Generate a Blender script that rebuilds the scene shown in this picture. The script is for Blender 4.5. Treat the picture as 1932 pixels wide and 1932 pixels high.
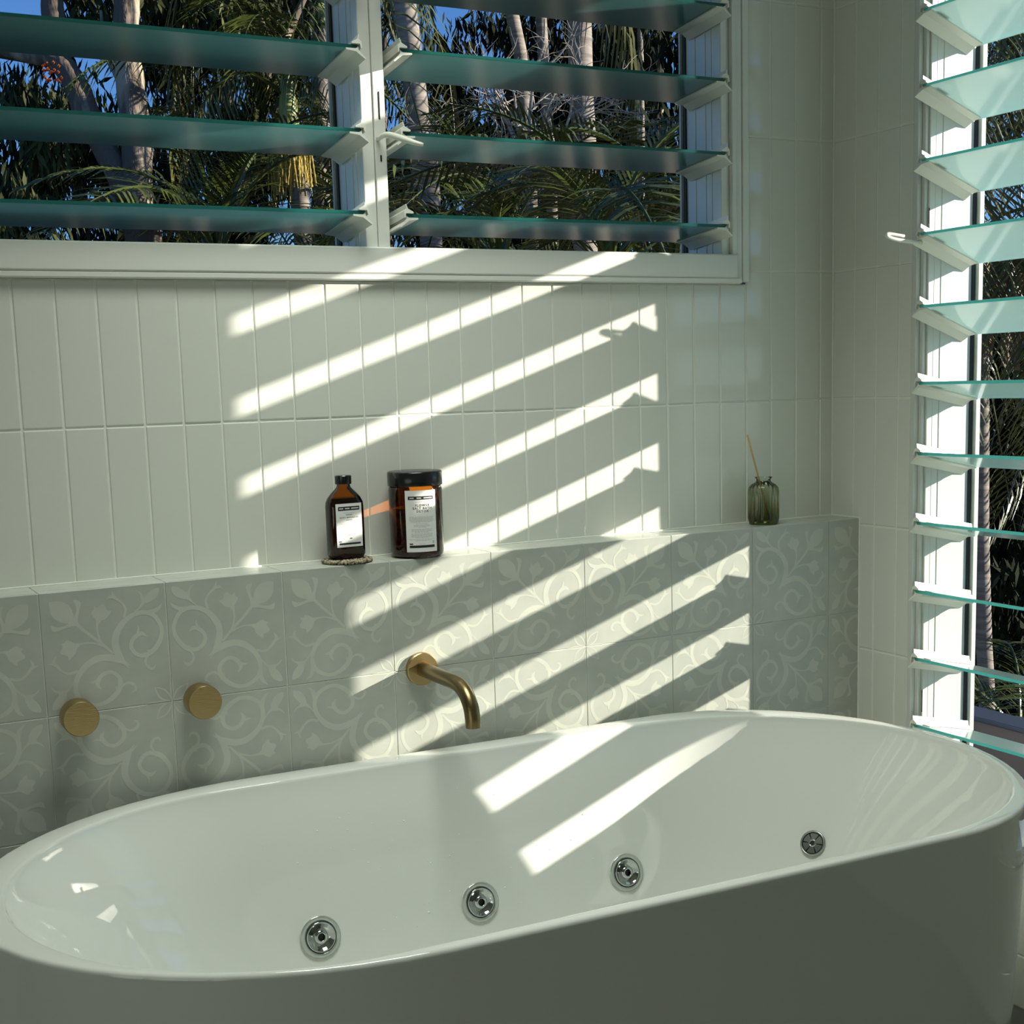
import bpy, bmesh, math, random
import numpy as np
from mathutils import Vector, Matrix, Euler
random.seed(7); rng = np.random.default_rng(11)
PI = math.pi
for o in list(bpy.data.objects): bpy.data.objects.remove(o, do_unlink=True)
scene = bpy.context.scene
COL = scene.collection

# ---------------------------------------------------------------- camera
F_PX, PPY = 2607.52, 146.02
CAM = Vector((-0.3366, -2.3432, 0.3056))
RT = Vector((0.8837, -0.4671, -0.0291)).normalized()
FW = Vector((0.4583, 0.8765, -0.1474)).normalized()
UP = RT.cross(FW).normalized()
RT = FW.cross(UP)
cam_d = bpy.data.cameras.new('camera'); cam = bpy.data.objects.new('camera', cam_d); COL.objects.link(cam)
cam.matrix_world = Matrix(((RT.x, UP.x, -FW.x, CAM.x), (RT.y, UP.y, -FW.y, CAM.y), (RT.z, UP.z, -FW.z, CAM.z), (0, 0, 0, 1)))
cam_d.sensor_width = 36; cam_d.lens = 36 * F_PX / 1932; cam_d.shift_y = PPY / 1932
cam_d.clip_start = .05; cam_d.clip_end = 300
scene.camera = cam

def W(px, py, depth):
    "pixel and distance along the view axis -> point"
    return CAM + depth * (FW + RT * ((px - 966) / F_PX) - UP * ((py - 966 - PPY) / F_PX))

# ---------------------------------------------------------------- light
SUN = Vector((-1.80, 1.0, -0.622)).normalized()
sun_d = bpy.data.lights.new('sun', 'SUN'); sun_d.energy = 9.5; sun_d.angle = math.radians(.55); sun_d.color = (1.0, .93, .80)
sun_o = bpy.data.objects.new('sun', sun_d); COL.objects.link(sun_o)
sun_o.rotation_euler = SUN.to_track_quat('-Z', 'Y').to_euler()
world = bpy.data.worlds.new('sky'); scene.world = world; world.use_nodes = True
wn = world.node_tree.nodes; wl = world.node_tree.links
sky = wn.new('ShaderNodeTexSky'); sky.sky_type = 'NISHITA'; sky.sun_disc = False
sky.sun_elevation = math.radians(24); sky.sun_rotation = math.atan2(-SUN.x, -SUN.y); sky.air_density = 1.0; sky.dust_density = .2; sky.ozone_density = 3.5
bg = wn['Background']; bg.inputs['Strength'].default_value = SKY_STRENGTH = .095
tint = wn.new('ShaderNodeMix'); tint.data_type = 'RGBA'; tint.blend_type = 'MULTIPLY'; tint.inputs['Factor'].default_value = 1; tint.inputs['B'].default_value = (.64, 1.0, 1.52, 1)
wl.new(sky.outputs[0], tint.inputs['A']); wl.new(tint.outputs['Result'], bg.inputs['Color'])
# added fill light at the left wall, brightens the tub front
dr_d = bpy.data.lights.new('left_fill_light', 'AREA'); dr_d.shape = 'RECTANGLE'; dr_d.size = .8; dr_d.size_y = 1.6; dr_d.energy = 6.0; dr_d.color = (.96, 1.0, .93)
dr_o = bpy.data.objects.new('left_fill_light', dr_d); COL.objects.link(dr_o); dr_o.location = (-1.53, -2.0, -.1); dr_o.rotation_euler = (0, -PI / 2, 0)
# added fill light under the ceiling, brightens the walls and bath
sk_d = bpy.data.lights.new('ceiling_fill_light', 'AREA'); sk_d.shape = 'RECTANGLE'; sk_d.size = .75; sk_d.size_y = .55; sk_d.energy = 8.6; sk_d.spread = math.radians(94); sk_d.color = (.95, 1.0, .92)
sk_o = bpy.data.objects.new('ceiling_fill_light', sk_d); COL.objects.link(sk_o); sk_o.location = (.50, -.60, 1.535)
scene.view_settings.view_transform = 'Standard'; scene.view_settings.look = 'None'
scene.view_settings.gamma = 1; scene.view_settings.use_curve_mapping = False
scene.view_settings.exposure = 0.0

# ---------------------------------------------------------------- helpers
def tag(o, label=None, cat=None, group=None, kind=None):
    if label: o['label'] = label
    if cat: o['category'] = cat
    if group: o['group'] = group
    if kind: o['kind'] = kind
    return o
def empty(name, loc=(0, 0, 0), rz=0, parent=None):
    o = bpy.data.objects.new(name, None); o.location = loc; o.rotation_euler = (0, 0, rz); o.empty_display_size = .05
    COL.objects.link(o)
    if parent: o.parent = parent
    return o
def link(name, me, parent=None, loc=(0, 0, 0), rot=(0, 0, 0)):
    o = bpy.data.objects.new(name, me); COL.objects.link(o); o.location = loc; o.rotation_euler = rot
    if parent: o.parent = parent
    return o
def mesh(bm, name, mats, smooth=False):
    if not isinstance(mats, (list, tuple)): mats = [mats]
    me = bpy.data.meshes.new(name); bmesh.ops.recalc_face_normals(bm, faces=bm.faces)
    bm.to_mesh(me); bm.free()
    for m in mats: me.materials.append(m)
    if smooth: me.shade_smooth()
    return me
def obj(name, bm, mat, parent=None, smooth=False, loc=(0, 0, 0), rot=(0, 0, 0), autosmooth=None):
    me = mesh(bm, name, mat, smooth)
    if autosmooth is not None:
        me.shade_smooth(); me.set_sharp_from_angle(angle=math.radians(autosmooth))
    return link(name, me, parent, loc, rot)
def pyd(name, v, f, mat, parent=None, smooth=False, **k):
    me = bpy.data.meshes.new(name); me.from_pydata([tuple(map(float, p)) for p in v], [], f); me.update()
    for m in (mat if isinstance(mat, (list, tuple)) else [mat]): me.materials.append(m)
    if smooth: me.shade_smooth()
    return link(name, me, parent, **k)
def box(bm, x0, x1, y0, y1, z0, z1, mi=0):
    vs = [bm.verts.new(p) for p in ((x0, y0, z0), (x1, y0, z0), (x1, y1, z0), (x0, y1, z0), (x0, y0, z1), (x1, y0, z1), (x1, y1, z1), (x0, y1, z1))]
    for f in ((0, 3, 2, 1), (4, 5, 6, 7), (0, 1, 5, 4), (1, 2, 6, 5), (2, 3, 7, 6), (3, 0, 4, 7)):
        bm.faces.new([vs[i] for i in f]).material_index = mi
    return vs
def bbox(bm, x0, x1, y0, y1, z0, z1, bev=.002, seg=2):
    b2 = bmesh.new(); box(b2, x0, x1, y0, y1, z0, z1)
    bmesh.ops.bevel(b2, geom=b2.edges[:], offset=bev, segments=seg, affect='EDGES', profile=.5)
    t = bpy.data.meshes.new('t'); b2.to_mesh(t); b2.free(); bm.from_mesh(t); bpy.data.meshes.remove(t)
def lathe(bm, prof, n=48, M=None, mi=0, rib=None, cap=True):
    "prof: list of (r,z); closed at ends when r is 0"
    rings = []
    for j, (r, z) in enumerate(prof):
        if r < 1e-7: rings.append([bm.verts.new((0, 0, z))]); continue
        ring = []
        for i in range(n):
            a = 2 * PI * i / n; rr = r if rib is None else r * rib(a, z)
            ring.append(bm.verts.new((rr * math.cos(a), rr * math.sin(a), z)))
        rings.append(ring)
    for a, b in zip(rings, rings[1:]):
        for i in range(n):
            k = (i + 1) % n
            if len(a) == 1 and len(b) == 1: continue
            if len(a) == 1: f = bm.faces.new((a[0], b[k], b[i]))
            elif len(b) == 1: f = bm.faces.new((a[i], a[k], b[0]))
            else: f = bm.faces.new((a[i], a[k], b[k], b[i]))
            f.material_index = mi
    vs = [v for r_ in rings for v in r_]
    if M is not None: bmesh.ops.transform(bm, matrix=M, verts=vs)
    return vs
def catmull(pts, sub=6):
    P = [np.array(p, float) for p in pts]; P = [2 * P[0] - P[1]] + P + [2 * P[-1] - P[-2]]; out = []
    for i in range(1, len(P) - 2):
        for s in range(sub):
            t = s / sub; a, b, c, d = P[i - 1:i + 3]
            out.append(.5 * ((2 * b) + (c - a) * t + (2 * a - 5 * b + 4 * c - d) * t * t + (3 * b - a - 3 * c + d) * t ** 3))
    out.append(P[-2]); return out
def tube(bm, pts, rad, n=12, sub=6, cap=True, mi=0, jit=0, up=(0, 0, 1)):
    "smooth tube through pts with radius per point"
    if not hasattr(rad, '__len__'): rad = [rad] * len(pts)
    Q = catmull([(*p, r) for p, r in zip(pts, rad)], sub) if sub > 1 else [np.array((*p, r)) for p, r in zip(pts, rad)]
    prev = None; rings = []; nrm = None
    for i, q in enumerate(Q):
        a = Q[max(i - 1, 0)][:3]; b = Q[min(i + 1, len(Q) - 1)][:3]; t = b - a; t /= (np.linalg.norm(t) + 1e-12)
        if nrm is None:
            nrm = np.cross(t, np.array(up, float))
            if np.linalg.norm(nrm) < 1e-3: nrm = np.cross(t, (1, 0, 0))
        nrm = nrm - t * (nrm @ t); nrm /= np.linalg.norm(nrm); bn = np.cross(t, nrm); ring = []
        for k in range(n):
            an = 2 * PI * k / n; r = q[3] * (1 + (jit * random.uniform(-1, 1) if jit else 0))
            ring.append(bm.verts.new(q[:3] + r * (math.cos(an) * nrm + math.sin(an) * bn)))
        rings.append(ring)
    for a, b in zip(rings, rings[1:]):
        for k in range(n):
            bm.faces.new((a[k], a[(k + 1) % n], b[(k + 1) % n], b[k])).material_index = mi
    if cap:
        bm.faces.new(rings[0][::-1]).material_index = mi; bm.faces.new(rings[-1]).material_index = mi

# ---------------------------------------------------------------- materials
def mat(name, col=(.8, .8, .8), rough=.5, metal=0, spec=.5, noise=None, bump=None, coat=0, ior=1.5, **k):
    m = bpy.data.materials.new(name); m.use_nodes = True; nt = m.node_tree; b = nt.nodes['Principled BSDF']
    b.inputs['Base Color'].default_value = (*col, 1); b.inputs['Roughness'].default_value = rough; b.inputs['Metallic'].default_value = metal
    b.inputs['IOR'].default_value = ior; b.inputs['Specular IOR Level'].default_value = spec; b.inputs['Coat Weight'].default_value = coat
    if 'coat_rough' in k: b.inputs['Coat Roughness'].default_value = k['coat_rough']
    tc = nt.nodes.new('ShaderNodeTexCoord')
    def tex(scale, detail=3, stretch=(1, 1, 1)):
        mp = nt.nodes.new('ShaderNodeMapping'); mp.inputs['Scale'].default_value = stretch; nt.links.new(tc.outputs['Object'], mp.inputs['Vector'])
        n = nt.nodes.new('ShaderNodeTexNoise'); n.inputs['Scale'].default_value = scale; n.inputs['Detail'].default_value = detail
        nt.links.new(mp.outputs[0], n.inputs['Vector']); return n
    if noise:   # (colour 2, scale, stretch, lo, hi)
        c2, sc, st, lo, hi = noise
        n = tex(sc, 4, st); r = nt.nodes.new('ShaderNodeMapRange'); r.inputs['From Min'].default_value = lo; r.inputs['From Max'].default_value = hi
        mx = nt.nodes.new('ShaderNodeMix'); mx.data_type = 'RGBA'; mx.inputs['A'].default_value = (*col, 1); mx.inputs['B'].default_value = (*c2, 1)
        nt.links.new(n.outputs['Fac'], r.inputs['Value']); nt.links.new(r.outputs[0], mx.inputs['Factor']); nt.links.new(mx.outputs['Result'], b.inputs['Base Color'])
    if bump:    # (scale, stretch, strength, distance)
        sc, st, s, d = bump; n = tex(sc, 4, st); bp = nt.nodes.new('ShaderNodeBump'); bp.inputs['Strength'].default_value = s; bp.inputs['Distance'].default_value = d
        nt.links.new(n.outputs['Fac'], bp.inputs['Height']); nt.links.new(bp.outputs[0], b.inputs['Normal'])
    return m
def glassy(name, tint, rough, body, body_mix, ior=1.5, gradient=None, trans_rough=None):
    "thin coloured glass: tinted pass-through + satin body + Fresnel gloss"
    m = bpy.data.materials.new(name); m.use_nodes = True; nt = m.node_tree; N = nt.nodes; L = nt.links
    out = N['Material Output']; N.remove(N['Principled BSDF'])
    tr = N.new('ShaderNodeBsdfTransparent'); tr.inputs['Color'].default_value = (*tint, 1)
    if gradient:   # (colour low, colour high, z lo, z hi)
        c0, c1, z0, z1 = gradient; tc = N.new('ShaderNodeTexCoord'); sx = N.new('ShaderNodeSeparateXYZ'); mr = N.new('ShaderNodeMapRange'); mx = N.new('ShaderNodeMix'); mx.data_type = 'RGBA'
        L.new(tc.outputs['Object'], sx.inputs[0]); L.new(sx.outputs['Z'], mr.inputs['Value']); mr.inputs['From Min'].default_value = z0; mr.inputs['From Max'].default_value = z1
        mx.inputs['A'].default_value = (*c0, 1); mx.inputs['B'].default_value = (*c1, 1); L.new(mr.outputs[0], mx.inputs['Factor']); L.new(mx.outputs['Result'], tr.inputs['Color'])
    base = tr.outputs[0]
    if body_mix:
        tl = N.new('ShaderNodeBsdfTranslucent'); tl.inputs['Color'].default_value = (*body, 1)
        df = N.new('ShaderNodeBsdfDiffuse'); df.inputs['Color'].default_value = (*body, 1)
        m1 = N.new('ShaderNodeMixShader'); m1.inputs[0].default_value = .2; L.new(tl.outputs[0], m1.inputs[1]); L.new(df.outputs[0], m1.inputs[2])
        m2 = N.new('ShaderNodeMixShader'); m2.inputs[0].default_value = body_mix; L.new(tr.outputs[0], m2.inputs[1]); L.new(m1.outputs[0], m2.inputs[2]); base = m2.outputs[0]
    gl = N.new('ShaderNodeBsdfGlossy'); gl.inputs['Roughness'].default_value = rough; gl.inputs['Color'].default_value = (1, 1, 1, 1)
    fr = N.new('ShaderNodeFresnel'); fr.inputs['IOR'].default_value = ior
    m3 = N.new('ShaderNodeMixShader'); L.new(fr.outputs[0], m3.inputs[0]); L.new(base, m3.inputs[1]); L.new(gl.outputs[0], m3.inputs[2]); L.new(m3.outputs[0], out.inputs['Surface'])
    return m
TILE = mat('glazed_white_tile', (.70, .72, .65), .08, bump=(9, (1, 1, .4), .05, .004))
GROUT = mat('grout', (.80, .82, .74), .8, bump=(400, (1, 1, 1), .3, .001))
DECOR = mat('decor_tile_grey', (.40, .425, .385), .3, noise=((.46, .485, .43), 14, (1, 1, 1), .35, .7))
PRINT = mat('decor_tile_print', (.49, .515, .455), .3, noise=((.54, .565, .49), 20, (1, 1, 1), .35, .7))
CAPT = mat('cap_tile', (.50, .52, .46), .3, noise=((.40, .42, .375), 16, (1, 4, 1), .45, .65))
PAINT = mat('white_paint', (.72, .74, .68), .7)
FLOORM = mat('floor_tile', (.14, .145, .13), .4, noise=((.18, .185, .165), 6, (1, 1, 1), .3, .7))
FRAME = mat('white_frame_dimmed', (.62, .645, .605), .28)  # white frame darkened in colour so the sunlit tall window stays unclipped
FRAME1 = mat('white_frame', (.74, .76, .70), .3)  # same white frame without that darkening, for the wide window
CLIP = mat('white_nylon', (.78, .79, .70), .4)
BLACK = mat('black_rubber', (.012, .013, .012), .5)
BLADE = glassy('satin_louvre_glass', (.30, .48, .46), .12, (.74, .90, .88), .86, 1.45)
BLADE_B = glassy('shaded_louvre_glass', (.22, .36, .35), .12, (.36, .60, .60), .82, 1.45)  # same louvre glass, colour darkened to stand for shade at the back window
BLADE_EDGE_B = glassy('shaded_glass_edge', (.05, .26, .24), .15, (.05, .34, .31), .85, 1.4)  # blade edge darkened likewise for the unlit back blades
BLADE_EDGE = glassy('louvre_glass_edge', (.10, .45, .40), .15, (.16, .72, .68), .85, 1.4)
TUB = mat('white_acrylic', (.68, .70, .655), .025)
CHROME = mat('chrome', (.50, .52, .51), .06, 1.0)
CHROME_D = mat('brushed_steel', (.42, .43, .42), .28, 1.0)
BRASS = mat('brushed_brass', (.46, .335, .16), .34, 1.0, bump=(60, (1, 1, 14), .12, .002))
BRASS_D = mat('aged_brass', (.235, .175, .085), .30, 1.0, bump=(60, (1, 1, 14), .12, .002))
AMBER = glassy('amber_jar_glass', (.72, .38, .10), .03, (.1, .03, .005), 0, 1.5)
AMBER2 = glassy('amber_glass', (.66, .33, .08), .03, (.1, .03, .005), 0, 1.5)
OIL = mat('amber_oil', (.035, .010, .003), .2)
SALT = mat('bath_salt', (.055, .020, .008), .9, noise=((.13, .055, .022), 90, (1, 1, 1), .4, .7), bump=(120, (1, 1, 1), .8, .004))
CAPM = mat('black_plastic', (.008, .009, .010), .22)
LABEL = mat('paper_label', (.76, .77, .74), .45)
INK = mat('black_ink', (.012, .012, .012), .5)
FADED = mat('grey_ink', (.34, .35, .33), .6)
WHITEINK = mat('white_ink', (.6, .6, .58), .6)
GREENG = glassy('olive_glass', (.3, .4, .2), .04, (.1, .12, .02), 0, 1.5, gradient=((.22, .235, .008), (.90, .94, .86), -.004, .096))
REED = mat('reed', (.55, .36, .13), .7)
WOVEN = mat('woven_seagrass', (.42, .36, .25), .8, noise=((.07, .05, .03), 160, (1, 1, 1), .45, .6), bump=(300, (1, 1, 1), .6, .002))
WOVEN_D = mat('woven_dark', (.05, .035, .02), .8)
WATER = mat('water_drop', (.85, .87, .84), .03, ior=1.33)

# ---------------------------------------------------------------- room
XR, D = 1.6845, 0.0881          # right wall plane, ledge depth (back wall face is y = 0, ledge top is z = 0)
ZF, ZC, XL, YB = -0.92, 1.55, -1.55, -3.4
TW, T0, TH, ZR = 0.06556, 0.0097, 0.26693, 0.2537
WX0, WX1, WZ0, WZ1 = -.177, 1.457, .493, 1.36       # back window opening in the wall
VY0, VY1, VZ0, VZ1 = -.85, -.2345, -.60, 1.30       # right window opening in the wall

def struct(name, bm, m, label=None, **k): return tag(obj(name, bm, m, **k), kind='structure', label=label)
bm = bmesh.new(); box(bm, XL - .1, XR + .1, YB - .1, .1, ZF - .1, ZF); struct('floor', bm, FLOORM, 'grey tiled bathroom floor under the bathtub')
bm = bmesh.new(); box(bm, XL - .1, XR + .1, YB - .1, .13, ZC, ZC + .1); struct('ceiling', bm, PAINT, 'plain white painted bathroom ceiling')
bm = bmesh.new(); box(bm, XL - .1, XL, YB, .13, ZF, ZC); struct('wall_left', bm, PAINT, 'plain white painted wall opposite the tall louvre window')
bm = bmesh.new()
g = .0016
box(bm, XL, WX0, g, .13, ZF, ZC); box(bm, WX1, XR + .145, g, .13, ZF, ZC); box(bm, WX0, WX1, g, .13, ZF, WZ0); box(bm, WX0, WX1, g, .13, WZ1, ZC)
wall_back = struct('wall_back', bm, GROUT, 'back wall clad in tall narrow white tiles above the ledge')
bm = bmesh.new(); X = XR + g; X2 = XR + .145
box(bm, X, X2, VY1, g, ZF, ZC); box(bm, X, X2, YB, VY0, ZF, ZC); box(bm, X, X2, VY0, VY1, ZF, VZ0); box(bm, X, X2, VY0, VY1, VZ1, ZC)
wall_right = struct('wall_right', bm, GROUT, 'right wall in tall narrow white tiles around the tall louvre window')

def tile_mesh(w, h, m, t=.005, bev=.0021, name='wall_tile'):
    b = bmesh.new(); bbox(b, -w / 2, w / 2, 0, t, -h / 2, h / 2, bev, 3)
    return mesh(b, name, m)
_tm = {}
def place_tile(parent, x0, x1, z0, z1, wall):
    gap = .0026; w = round(x1 - x0 - gap, 4); h = round(z1 - z0 - gap, 4)
    if w < .006 or h < .006: return
    if (w, h) not in _tm: _tm[(w, h)] = tile_mesh(w, h, TILE)
    cx, cz = (x0 + x1) / 2, (z0 + z1) / 2
    j = rng.normal(0, .0018, 2)
    if wall == 'b': return link('wall_tile', _tm[(w, h)], parent, (cx, 0, cz), (j[0], 0, j[1]))
    return link('wall_tile', _tm[(w, h)], parent, (XR, cx, cz), (j[0], 0, -PI / 2 + j[1]))
rows = [ZR + TH * n for n in range(-5, 6)]
def clip_iv(a, b, lo, hi): return max(a, lo), min(b, hi)
for k in range(-7, 27):
    x0, x1 = clip_iv(T0 + k * TW, T0 + (k + 1) * TW, -.5, XR)
    if x1 <= x0: continue
    for za, zb in zip(rows, rows[1:]):
        lo, hi = (0, ZC) if x0 >= 1.44 else (0, WZ0)
        a, b = clip_iv(za, zb, lo, hi)
        if x0 < 1.44 < x1 - .02: pass
        if b - a > .01: place_tile(wall_back, max(x0, 1.4575) if x0 > 1.44 and a > WZ0 - .01 else x0, x1, a, b, 'b')
for k in range(0, 19):
    y1, y0 = -k * TW, -(k + 1) * TW
    for za, zb in zip(rows, rows[1:]):
        if k < 4:
            a, b = clip_iv(za, zb, ZF, ZC); yy0 = max(y0, VY1)
            if k < 1 and b <= 0: continue
        else:
            a, b = clip_iv(za, zb, ZF, VZ0); yy0 = y0
        if b - a > .01 and y1 - yy0 > .008: place_tile(wall_right, yy0, y1, a, b, 'r')
        if k == 3 and za < VZ0: place_tile(wall_right, y0, VY1, a, min(b, VZ0), 'r')

# half-height ledge wall with decor tiles
bm = bmesh.new(); box(bm, XL, XR, -D + g, g, ZF, -g)
ledge = struct('wall_ledge', bm, GROUT, 'half-height ledge wall faced with grey scroll-patterned tiles')
POLYS=[[(0.078,0.079),(0.137,0.076),(0.19,0.09),(0.23,0.122),(0.252,0.164),(0.262,0.217),(0.264,0.263),(0.222,0.265),(0.169,0.251),(0.123,0.226),(0.09,0.183),(0.081,0.137)],[(0.262,0.076),(0.298,0.082),(0.321,0.102),(0.312,0.153),(0.292,0.22),(0.288,0.271),(0.259,0.263),(0.264,0.217),(0.281,0.173),(0.281,0.121)],[(0.255,0.43),(0.226,0.41),(0.191,0.397),(0.172,0.415),(0.142,0.424),(0.159,0.446),(0.133,0.486),(0.146,0.508),(0.19,0.524),(0.195,0.557),(0.226,0.537),(0.257,0.505),(0.265,0.472),(0.291,0.445)],[(0.16,0.802),(0.158,0.854),(0.14,0.899),(0.108,0.936),(0.048,0.951),(0.047,0.911),(0.07,0.867),(0.102,0.827),(0.062,0.796),(0.041,0.759),(0.08,0.793),(0.128,0.798)]]
STROKES=[[(0.27,0.264,0.028),(0.333,0.334,0.024),(0.402,0.399,0.023),(0.466,0.458,0.024),(0.547,0.543,0.016)],[(0.471,0.473,0.016),(0.412,0.448,0.015),(0.352,0.435,0.013),(0.297,0.437,0.018),(0.261,0.445,0.036)],[(0.681,0.663,0.002),(0.606,0.614,0.042),(0.539,0.583,0.058),(0.466,0.569,0.056),(0.393,0.581,0.055),(0.317,0.628,0.05),(0.266,0.687,0.042),(0.238,0.753,0.038),(0.235,0.823,0.036),(0.261,0.885,0.036),(0.314,0.926,0.034),(0.38,0.949,0.032),(0.447,0.943,0.034),(0.511,0.91,0.04),(0.562,0.863,0.042),(0.587,0.806,0.038),(0.583,0.753,0.034),(0.551,0.714,0.032),(0.503,0.693,0.032),(0.453,0.708,0.032),(0.418,0.745,0.035),(0.406,0.785,0.034),(0.432,0.826,0.005)],[(0.408,0.75,0.022),(0.365,0.762,0.016),(0.335,0.756,0.002)],[(0.565,0.869,0.024),(0.554,0.838,0.016),(0.548,0.811,0.002)],[(0.582,0.847,0.005),(0.621,0.807,0.019),(0.665,0.803,0.022),(0.701,0.829,0.025),(0.705,0.862,0.023),(0.673,0.883,0.004)],[(0.259,0.654,0.021),(0.207,0.668,0.022),(0.165,0.662,0.019),(0.125,0.63,0.019),(0.089,0.588,0.025),(0.03,0.57,0.002)],[(0.09,0.597,0.025),(0.081,0.556,0.025),(0.099,0.517,0.002)],[(0.224,0.74,0.008),(0.185,0.788,0.016),(0.144,0.821,0.03)],[(0.235,0.823,0.024),(0.232,0.887,0.036),(0.21,0.937,0.027),(0.171,0.968,0.002)],[(1.006,1.001,0.008),(0.948,0.902,0.013),(0.862,0.865,0.007)],[(0.862,0.865,0.008),(0.891,0.946,0.015),(0.94,0.984,0.012),(1.009,1.003,0.007)],[(1.007,1.004,0.006),(0.885,0.992,0.016),(0.758,1,0.002)]]
S = .2
def pattern_bm(mu, mv, ucut=1.0):
    "printed scroll motif for one tile; mirrored in u/v as asked"
    b = bmesh.new(); lim = .0045; lay = [0]
    def put(u, v):
        u = min(max(u, lim), 1 - lim); v = min(max(v, lim), 1 - lim)
        if mu: u = 1 - u
        if mv: v = 1 - v
        return b.verts.new(((u - .5) * S, -.00008 - .000004 * lay[0], (.5 - v) * S))
    def poly(pts):
        Q = catmull([(*p, 0) for p in pts + pts[:1]], 3)[:-1]
        try: b.faces.new([put(q[0], q[1]) for q in Q])
        except ValueError: pass
    def stroke(pts):
        Q = catmull(pts, 5); prev = None
        for i, q in enumerate(Q):
            a, c = Q[max(i - 1, 0)], Q[min(i + 1, len(Q) - 1)]; t = c[:2] - a[:2]; t /= np.linalg.norm(t) + 1e-9; n = np.array((-t[1], t[0])) * max(q[2], .0015) / 2
            cur = (put(*(q[:2] + n)), put(*(q[:2] - n)))
            if prev: b.faces.new((prev[0], cur[0], cur[1], prev[1]))
            prev = cur
    for sw in (0, 1):
        f2 = (lambda p: (p[1], p[0])) if sw else (lambda p: (p[0], p[1]))
        for i, P in enumerate(POLYS):
            if i == 0 and sw: continue
            lay[0] += 1; poly([f2(p) for p in P])
        for i, P in enumerate(STROKES):
            if sw and i in (0, 10, 11): continue
            lay[0] += 1; stroke([(*f2(p), p[2]) for p in P])
    for f in b.faces: f.normal_update()
    flip = [f for f in b.faces if f.normal.y > 0]
    bmesh.ops.reverse_faces(b, faces=flip)
    if ucut < 1:
        bmesh.ops.bisect_plane(b, geom=b.verts[:] + b.edges[:] + b.faces[:], plane_co=((ucut - .5) * S, 0, 0), plane_no=(1, 0, 0), clear_outer=True)
    return b
def pm(mu, mv, ucut=1.0):
    b = pattern_bm(mu, mv, ucut); me = bpy.data.meshes.new('printed_scroll'); b.to_mesh(me); b.free(); me.materials.append(PRINT); return me
PM = {(a, c): pm(a, c) for a in (0, 1) for c in (0, 1)}
gap = .0016
full = tile_mesh(S - gap, S - gap, DECOR, .004, .0007, 'decor_tile')
cutw = XR - 8 * S
cutm = tile_mesh(cutw - gap, S - gap, DECOR, .004, .0007, 'decor_tile')
CUTP = {c: pm(0, c, (cutw - .003) / S) for c in (0, 1)}
for row in range(4):
    for c in range(-3, 9):
        mu, mv = c % 2, row % 2
        zc = -(row + .5) * S
        if c < 8:
            t = link('decor_tile', full, ledge, ((c + .5) * S, -D, zc)); p_ = link('printed_scroll', PM[(mu, mv)], t)
        else:
            t = link('decor_tile', cutm, ledge, (8 * S + cutw / 2, -D, zc)); p_ = link('printed_scroll', CUTP[mv], t, (S / 2 - cutw / 2, 0, 0))
for c in range(-3, 9):
    x0, x1 = c * S + gap / 2, min((c + 1) * S, XR) - gap / 2
    b = bmesh.new(); bbox(b, x0, x1, -D + .0012, -.0008, -.004, 0, .0007, 2); obj('cap_tile', b, CAPT, ledge)

# ---------------------------------------------------------------- louvre windows
BW, BT = .152, .006
def blade_mesh(Lx, mats):
    b = bmesh.new(); box(b, -Lx / 2, Lx / 2, -BW / 2, BW / 2, -BT / 2, BT / 2)
    bmesh.ops.bevel(b, geom=[e for e in b.edges], offset=.0008, segments=1, affect='EDGES')
    b.normal_update()
    for f in b.faces: f.material_index = 0 if abs(f.normal.z) > .9 else 1
    return mesh(b, 'louvre_blade', mats)
def clip_mesh():
    "end holder: s to +x is towards the jamb; runs along y (blade width)"
    b = bmesh.new(); y0, y1 = -BW / 2 - .004, BW / 2 + .002
    def ext(prof, ya, yb, skew=0):
        A = [b.verts.new((s, ya, n)) for s, n in prof]; B = [b.verts.new((s, yb, n)) for s, n in prof]; k = len(prof)
        for i in range(k): b.faces.new((A[i], A[(i + 1) % k], B[(i + 1) % k], B[i]))
        b.faces.new(A[::-1]); b.faces.new(B)
    ext([(-.022, -.0034), (-.004, -.0034), (.001, .001), (.001, -.006), (.014, -.019), (.012, -.0205), (-.004, -.0085), (-.022, -.0062)], y0 + .004, y1 - .01)
    ext([(-.012, .0034), (.003, .0034), (.004, -.004), (.006, -.004), (.006, .007), (.001, .012), (.003, .019), (.0012, .0195), (-.0015, .0115), (-.012, .0058)], y0, y1)
    ext([(-.03, .0034), (-.012, .0034), (-.012, .0052), (-.03, .0046)], y0 + .02, y0 + .05)
    return mesh(b, 'clip', CLIP)
CLIPM = clip_mesh()
def mirrored(me, ax):
    b = bmesh.new(); b.from_mesh(me); bmesh.ops.scale(b, vec=tuple(-1 if i == ax else 1 for i in range(3)), verts=b.verts); bmesh.ops.reverse_faces(b, faces=b.faces)
    return mesh(b, me.name, list(me.materials))
CLIPM2 = mirrored(CLIPM, 0)
def blade(win, Lx, loc, rot, bm_):
    o = link('louvre_blade', bm_, win, loc, rot)
    link('clip', CLIPM, o, (Lx / 2, 0, 0)); link('clip', CLIPM2, o, (-Lx / 2, 0, 0))
    return o

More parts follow.
